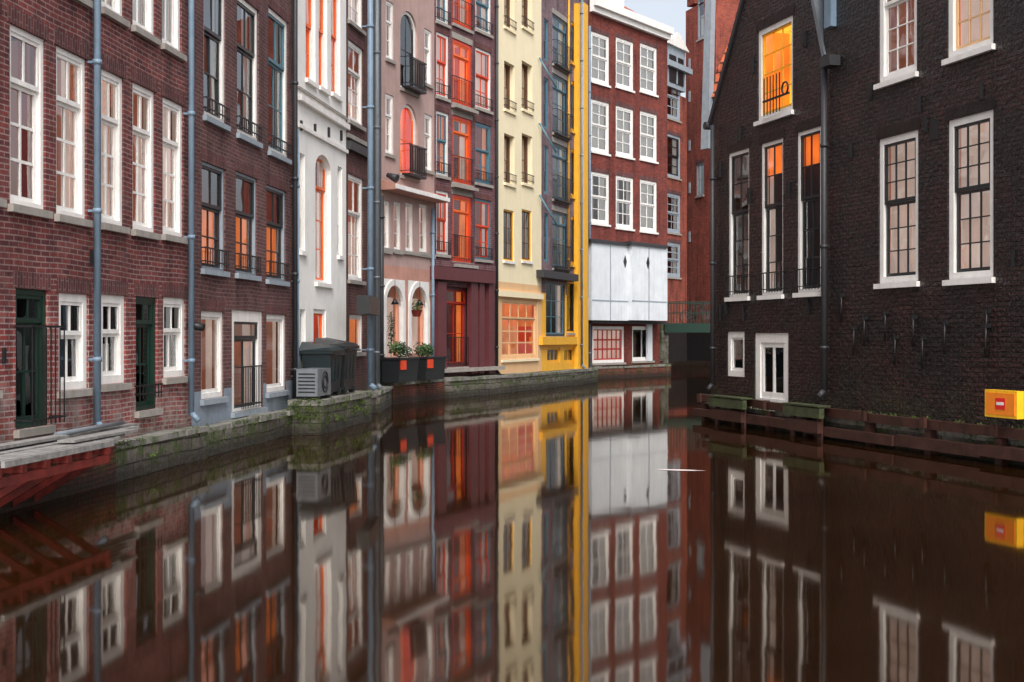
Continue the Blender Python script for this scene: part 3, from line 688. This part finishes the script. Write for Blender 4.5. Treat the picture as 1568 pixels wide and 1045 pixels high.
bin_('waste_container',local(c,ub,.78,.685),'plastic_green',.95,.6,.86)
bin_('waste_container',local(c,ub+1.12,.80,.685),'plastic_black',.95,.65,.94)
# planters at D
rotd=math.atan2(d.d.y,d.d.x)
for x0,x1 in((592,622),(634,664)):
    u0,u1=d.U(x0,.4),d.U(x1,.4)
    K=Kit('planter_box',local(d,u0,.45,.63),rotd);w=u1-u0
    K.hexa('box','plastic_black',[(.04,-.3,0),(w-.04,-.3,0),(w-.04,.2,0),(.04,.2,0),(0,-.34,.62),(w,-.34,.62),(w,.2,.62),(0,.2,.62)])
    K.box('panel','orange_red',w*.05,w*.3,.37,.335,.35,.6)
    K.box('rim','iron',-.03,w+.03,.37,-.22,.622,.67)
    for q in range(9): K.leaves('foliage','leaf' if q%2 else 'leaf_dark',(random.uniform(.1,w-.1),random.uniform(-.25,.1),.8+random.uniform(0,.2)),.22,.18,.17,70,.05)
    K.finish()
K=Kit('hanging_plant',local(d,d.U(637),.02,d.Z(637,480)),rotd)
K.hexa('pot','rust_beam',[(-.08,-.08,-.1),(.08,-.08,-.1),(.08,.08,-.1),(-.08,.08,-.1),(-.13,-.13,.1),(.13,-.13,.1),(.13,.13,.1),(-.13,.13,.1)])
K.leaves('foliage','leaf',(0,0,.2),.2,.15,.2,120,.05);K.finish()
K=Kit('hanging_plant',local(d,d.U(598),.02,d.Z(598,500)),rotd)
K.leaves('foliage','leaf_dark',(0,0,0),.16,.1,.5,200,.04);K.cyl('stem','moss_wood',(0,0,-.6),(0,0,.4),.012);K.finish()
# jetty
rota=math.atan2(a.d.y,a.d.x)
K=Kit('wooden_jetty',a.p0,rota)
u0=a.U(-60,.8);u1=a.U(225,.5);u2=a.U(175,1.1)
for q in range(7):
    o0=.30+q*.125;ue=u1+(u2-u1)*(q/6.);K.box('planks','plank',u0,ue+random.uniform(-.12,.1),o0,o0+.10,.70+random.uniform(-.014,.008),.735+random.uniform(-.012,.014))
K.box('rim_beam','plank',u0,u2-.3,1.19,1.23,.68,.74)
for q in range(6):
    u=u0+(u2-u0-.3)*q/5;K.box('joists','rust_beam',u,u+.1,1.15,.27,.58,.685)
    K.hexa('braces','rust_beam',[(u,-.3,.05),(u+.07,-.3,.05),(u+.07,-.3,.13),(u,-.3,.13),(u,-1.05,.5),(u+.07,-1.05,.5),(u+.07,-1.05,.58),(u,-1.05,.58)])
K.box('lower_beam','rust_beam',u0,u2-.2,1.14,1.08,.49,.575)
K.cyl('leaning_pipe','metal_grey',(u1-2.6,-.5,.79),(u1-.6,-.42,.79),.03);K.box('loose_board','plank',u1-3.2,u1-1.5,.8,1.0,.752,.78)
K.box('loose_board','plank',u0+1,u0+2.6,.45,.62,.752,.785)
K.finish()
# fenders at right
for hh in(j,k):
    K=Kit('timber_fender',hh.p0,math.atan2(hh.d.y,hh.d.x))
    Lx=min(hh.Ln,12);n=int(Lx/1.55)
    for z0,z1,o in((.42,.58,.34),(.1,.27,.46)):
        q=0
        while q<Lx:
            l=random.uniform(1.8,3.4);dz=random.uniform(-.03,.03);dO=random.uniform(-.03,.03);K.box('beam','wet_wood',q,min(q+l,Lx)-.03,o+dO,o-.16,z0+dz,z1+dz+random.uniform(-.015,.015));q+=l
    for q in range(n+1):
        u=.15+q*(Lx-.4)/n;K.box('post','wet_wood',u,u+.16,.30,.183,-1,.385);K.box('bolt_block','wet_wood',u+.02,u+.14,.41,.345,.42,.60)
    if hh is j:
        for xa,xb in((1086,1138),(1200,1256)):
            ua,ub=j.U(xa,.6),j.U(xb,.6)
            K.box('mooring_board','moss_wood',ua,ub,.62,.52,.40,.58);K.box('mooring_board','wet_wood',ua+.1,ub-.1,.60,.52,.12,.34);K.box('cap_board','moss_wood',ua,ub-.05,.63,.36,.602,.63)
            for uu in(ua+.1,ub-.25): K.box('post','wet_wood',uu,uu+.14,.515,.475,-1,.598)
    for q in range(int(Lx*7)): K.leaves('moss_tufts','moss',(random.uniform(0,Lx),-.15,.43+random.choice((0,.03,.1))),.2,.03,.05,12,.03)
    K.finish()
# yellow signal box
o=.5;us=k.U(1508,o);ue=k.U(1557,o);zt=k.Z(1532,598,o);zb=k.Z(1532,640,o)
K=Kit('canal_sign',local(k,us,o,zb),math.atan2(k.d.y,k.d.x));w=ue-us;hh=zt-zb
K.box('frame','sign_yellow',0,w,0,-.12,0,hh);K.box('panel','sign_orange',.04,w-.04,.008,.0,.04,hh-.04)
K.box('red_mark','sign_red',w*.36,w*.66,.014,.008,hh*.3,hh*.72);K.box('white_bar','white',w*.40,w*.62,.018,.0141,hh*.46,hh*.57)
K.box('bracket','wet_wood',w*.2,w*.3,-.12,-.4,.05,.12);K.box('bracket','wet_wood',w*.7,w*.8,-.12,-.4,.05,.12)
K.finish()
# bridge : flat girder over the side canal
br=Kit('footbridge',local(h,h.Ln,0,0)+Vector((0,-.5,0)),0)
BL=3.6;bz=2.45
br.box('deck','pipe_dark',-.2,BL,0,-3,bz-.25,bz);br.box('girder','green_door',-.2,BL,.1,.001,bz-.38,bz+.06);br.box('girder','green_door',-.2,BL,-3.1,-3.001,bz-.38,bz+.06)
br.box('abutment','quay_stone',-.6,.0,-.1,-3,-1,bz-.26);br.box('abutment','quay_stone',2.6,BL+.4,-.1,-3,-1,bz-.26)
for oo in(.05,-3.05):
    br.box('railing','green_door',-.2,BL,oo+.02,oo-.02,bz+1.05,bz+1.1);br.box('railing','green_door',-.2,BL,oo+.02,oo-.02,bz+.55,bz+.58)
    for q in range(28): br.box('railing','green_door',-.2+q*.14,-.18+q*.14,oo+.01,oo-.01,bz+.06,bz+1.05)
br.finish()
bk=Kit('background',(6,84,0),0);bk.box('wall','brick_brown2',-4,12,0,-1,-1,10);bk.finish()
# bicycle
K=Kit('bicycle',br.root.location+Vector((.9,.35,bz+.001)),.25)
for x in(0,1.08): 
    K.torus('wheel','iron',(x,0,.35),.33,.02)
    for q in range(8):
        t=math.pi*q/8;K.cyl('spokes','metal_grey',(x-.32*math.cos(t),0,.35-.32*math.sin(t)),(x+.32*math.cos(t),0,.35+.32*math.sin(t)),.004,4)
for p,q in(((0,0,.35),(.45,0,.3)),((0,0,.35),(.33,0,.85)),((.33,0,.95),(.45,0,.3)),((.45,0,.3),(.9,0,.85)),((.35,0,.85),(.9,0,.9)),((.88,0,1.05),(1.08,0,.35))): K.cyl('frame','iron',p,q,.018,8)
K.cyl('handlebar','iron',(.86,-.28,1.07),(.86,.28,1.07),.015,8);K.hexa('saddle','iron',[(.2,-.08,.95),(.45,-.03,.96),(.45,.03,.96),(.2,.08,.95),(.2,-.08,1.0),(.45,-.03,1.0),(.45,.03,1.0),(.2,.08,1.0)])
K.finish()
# water, ground, blur trail
def plane(name,mat,polys):
    me=bpy.data.meshes.new(name);vs=[];fs=[]
    for p in polys: fs.append(list(range(len(vs),len(vs)+len(p))));vs+=p
    me.from_pydata(vs,[],fs);me.materials.append(MATS[mat]);o=bpy.data.objects.new(name,me);S.collection.objects.link(o);return o
plane('canal_water','water',[[(-60,-80,0),(60,-80,0),(60,95,0),(-60,95,0)]])
LP=[hh.p0-Vector((hh.d.y,-hh.d.x,0))*.6 for hh in(a,a2,b,c,c2,c3,d,e,f,g,h)]
pe=h.p0+h.d*h.Ln+Vector((-.3,2,0))
polys=[]
pts=[(p.x,p.y) for p in LP]+[(pe.x,pe.y)]
for i in range(0,len(pts)-1): polys.append([(-800,pts[i][1],.5),(pts[i][0],pts[i][1],.5),(pts[i+1][0],pts[i+1][1],.5),(-800,pts[i+1][1],.5)])
polys.append([(-800,pts[-1][1],.5),(pts[-1][0],pts[-1][1],.5),(pts[-1][0],900,.5),(-800,900,.5)])
ke=k.p0+k.d*k.Ln;kn=Vector((k.d.y,-k.d.x,0))
p_=j.p0-kn*.6;q_=ke-kn*.6
polys.append([(q_.x,q_.y,.5),(800,q_.y,.5),(800,p_.y,.5),(p_.x,p_.y,.5)])
polys.append([(p_.x,p_.y,.5),(800,p_.y,.5),(800,84,.5),(p_.x+9,84,.5)])
polys.append([(pts[-1][0],84,.5),(800,84,.5),(800,900,.5),(pts[-1][0],900,.5)])
plane('ground','ground_m',polys)
# long-exposure blur trail, added as a pale sheet on the water
def onwater(px,py,z=.004):
    y=F*(H-z)/(py-YH);return Vector(((px-CX)/F*y,y,z))
A=onwater(1005,719);B=onwater(1082,721)
pts=[]
for i in range(13):
    t=i/12;w=.11*math.sin(math.pi*t)**.8*(1-.5*t);p=A.lerp(B,t);pts.append((p.x,p.y+w,.004))
low=[]
for i in range(13):
    t=i/12;w=.13*math.sin(math.pi*t)**.8*(1-.7*t);p=A.lerp(B,t);low.append((p.x,p.y-w,.004))
plane('trail_streak','blur_trail',[pts+low[::-1][1:-1]])
# ------------------------------------------------------------ light
w=bpy.data.worlds.new('World');S.world=w;w.use_nodes=True;nt=w.node_tree;nt.nodes.clear()
sk=N(nt,'ShaderNodeTexSky',sky_type='NISHITA');sk.sun_disc=False
el=math.radians(48);az=math.radians(172)
sk.sun_elevation=el;sk.sun_rotation=az;sk.dust_density=5;sk.air_density=1;sk.ozone_density=1
hs=N(nt,'ShaderNodeHueSaturation');hs.inputs['Saturation'].default_value=.4;hs.inputs['Value'].default_value=1.65;L(nt,sk.outputs[0],hs.inputs['Color'])
bg=N(nt,'ShaderNodeBackground');bg.inputs[1].default_value=.15;L(nt,hs.outputs[0],bg.inputs[0])
wo=N(nt,'ShaderNodeOutputWorld');L(nt,bg.outputs[0],wo.inputs[0])
sun=bpy.data.lights.new('sun','SUN');sun.energy=1.5;sun.angle=math.radians(30);sun.color=(1,.96,.9)
so=bpy.data.objects.new('sun',sun);S.collection.objects.link(so)
dirv=Vector((math.sin(az)*math.cos(el),math.cos(az)*math.cos(el),math.sin(el)))
so.rotation_euler=dirv.to_track_quat('Z','Y').to_euler()
cam=bpy.data.cameras.new('camera');co=bpy.data.objects.new('camera',cam);S.collection.objects.link(co)
co.location=(0,0,H);co.rotation_euler=(math.radians(90),0,0);cam.lens=45;cam.sensor_width=36
cam.shift_y=-(522.5-YH)/1568;cam.clip_end=2000;S.camera=co
S.view_settings.view_transform='Standard';S.view_settings.look='None';S.view_settings.exposure=0
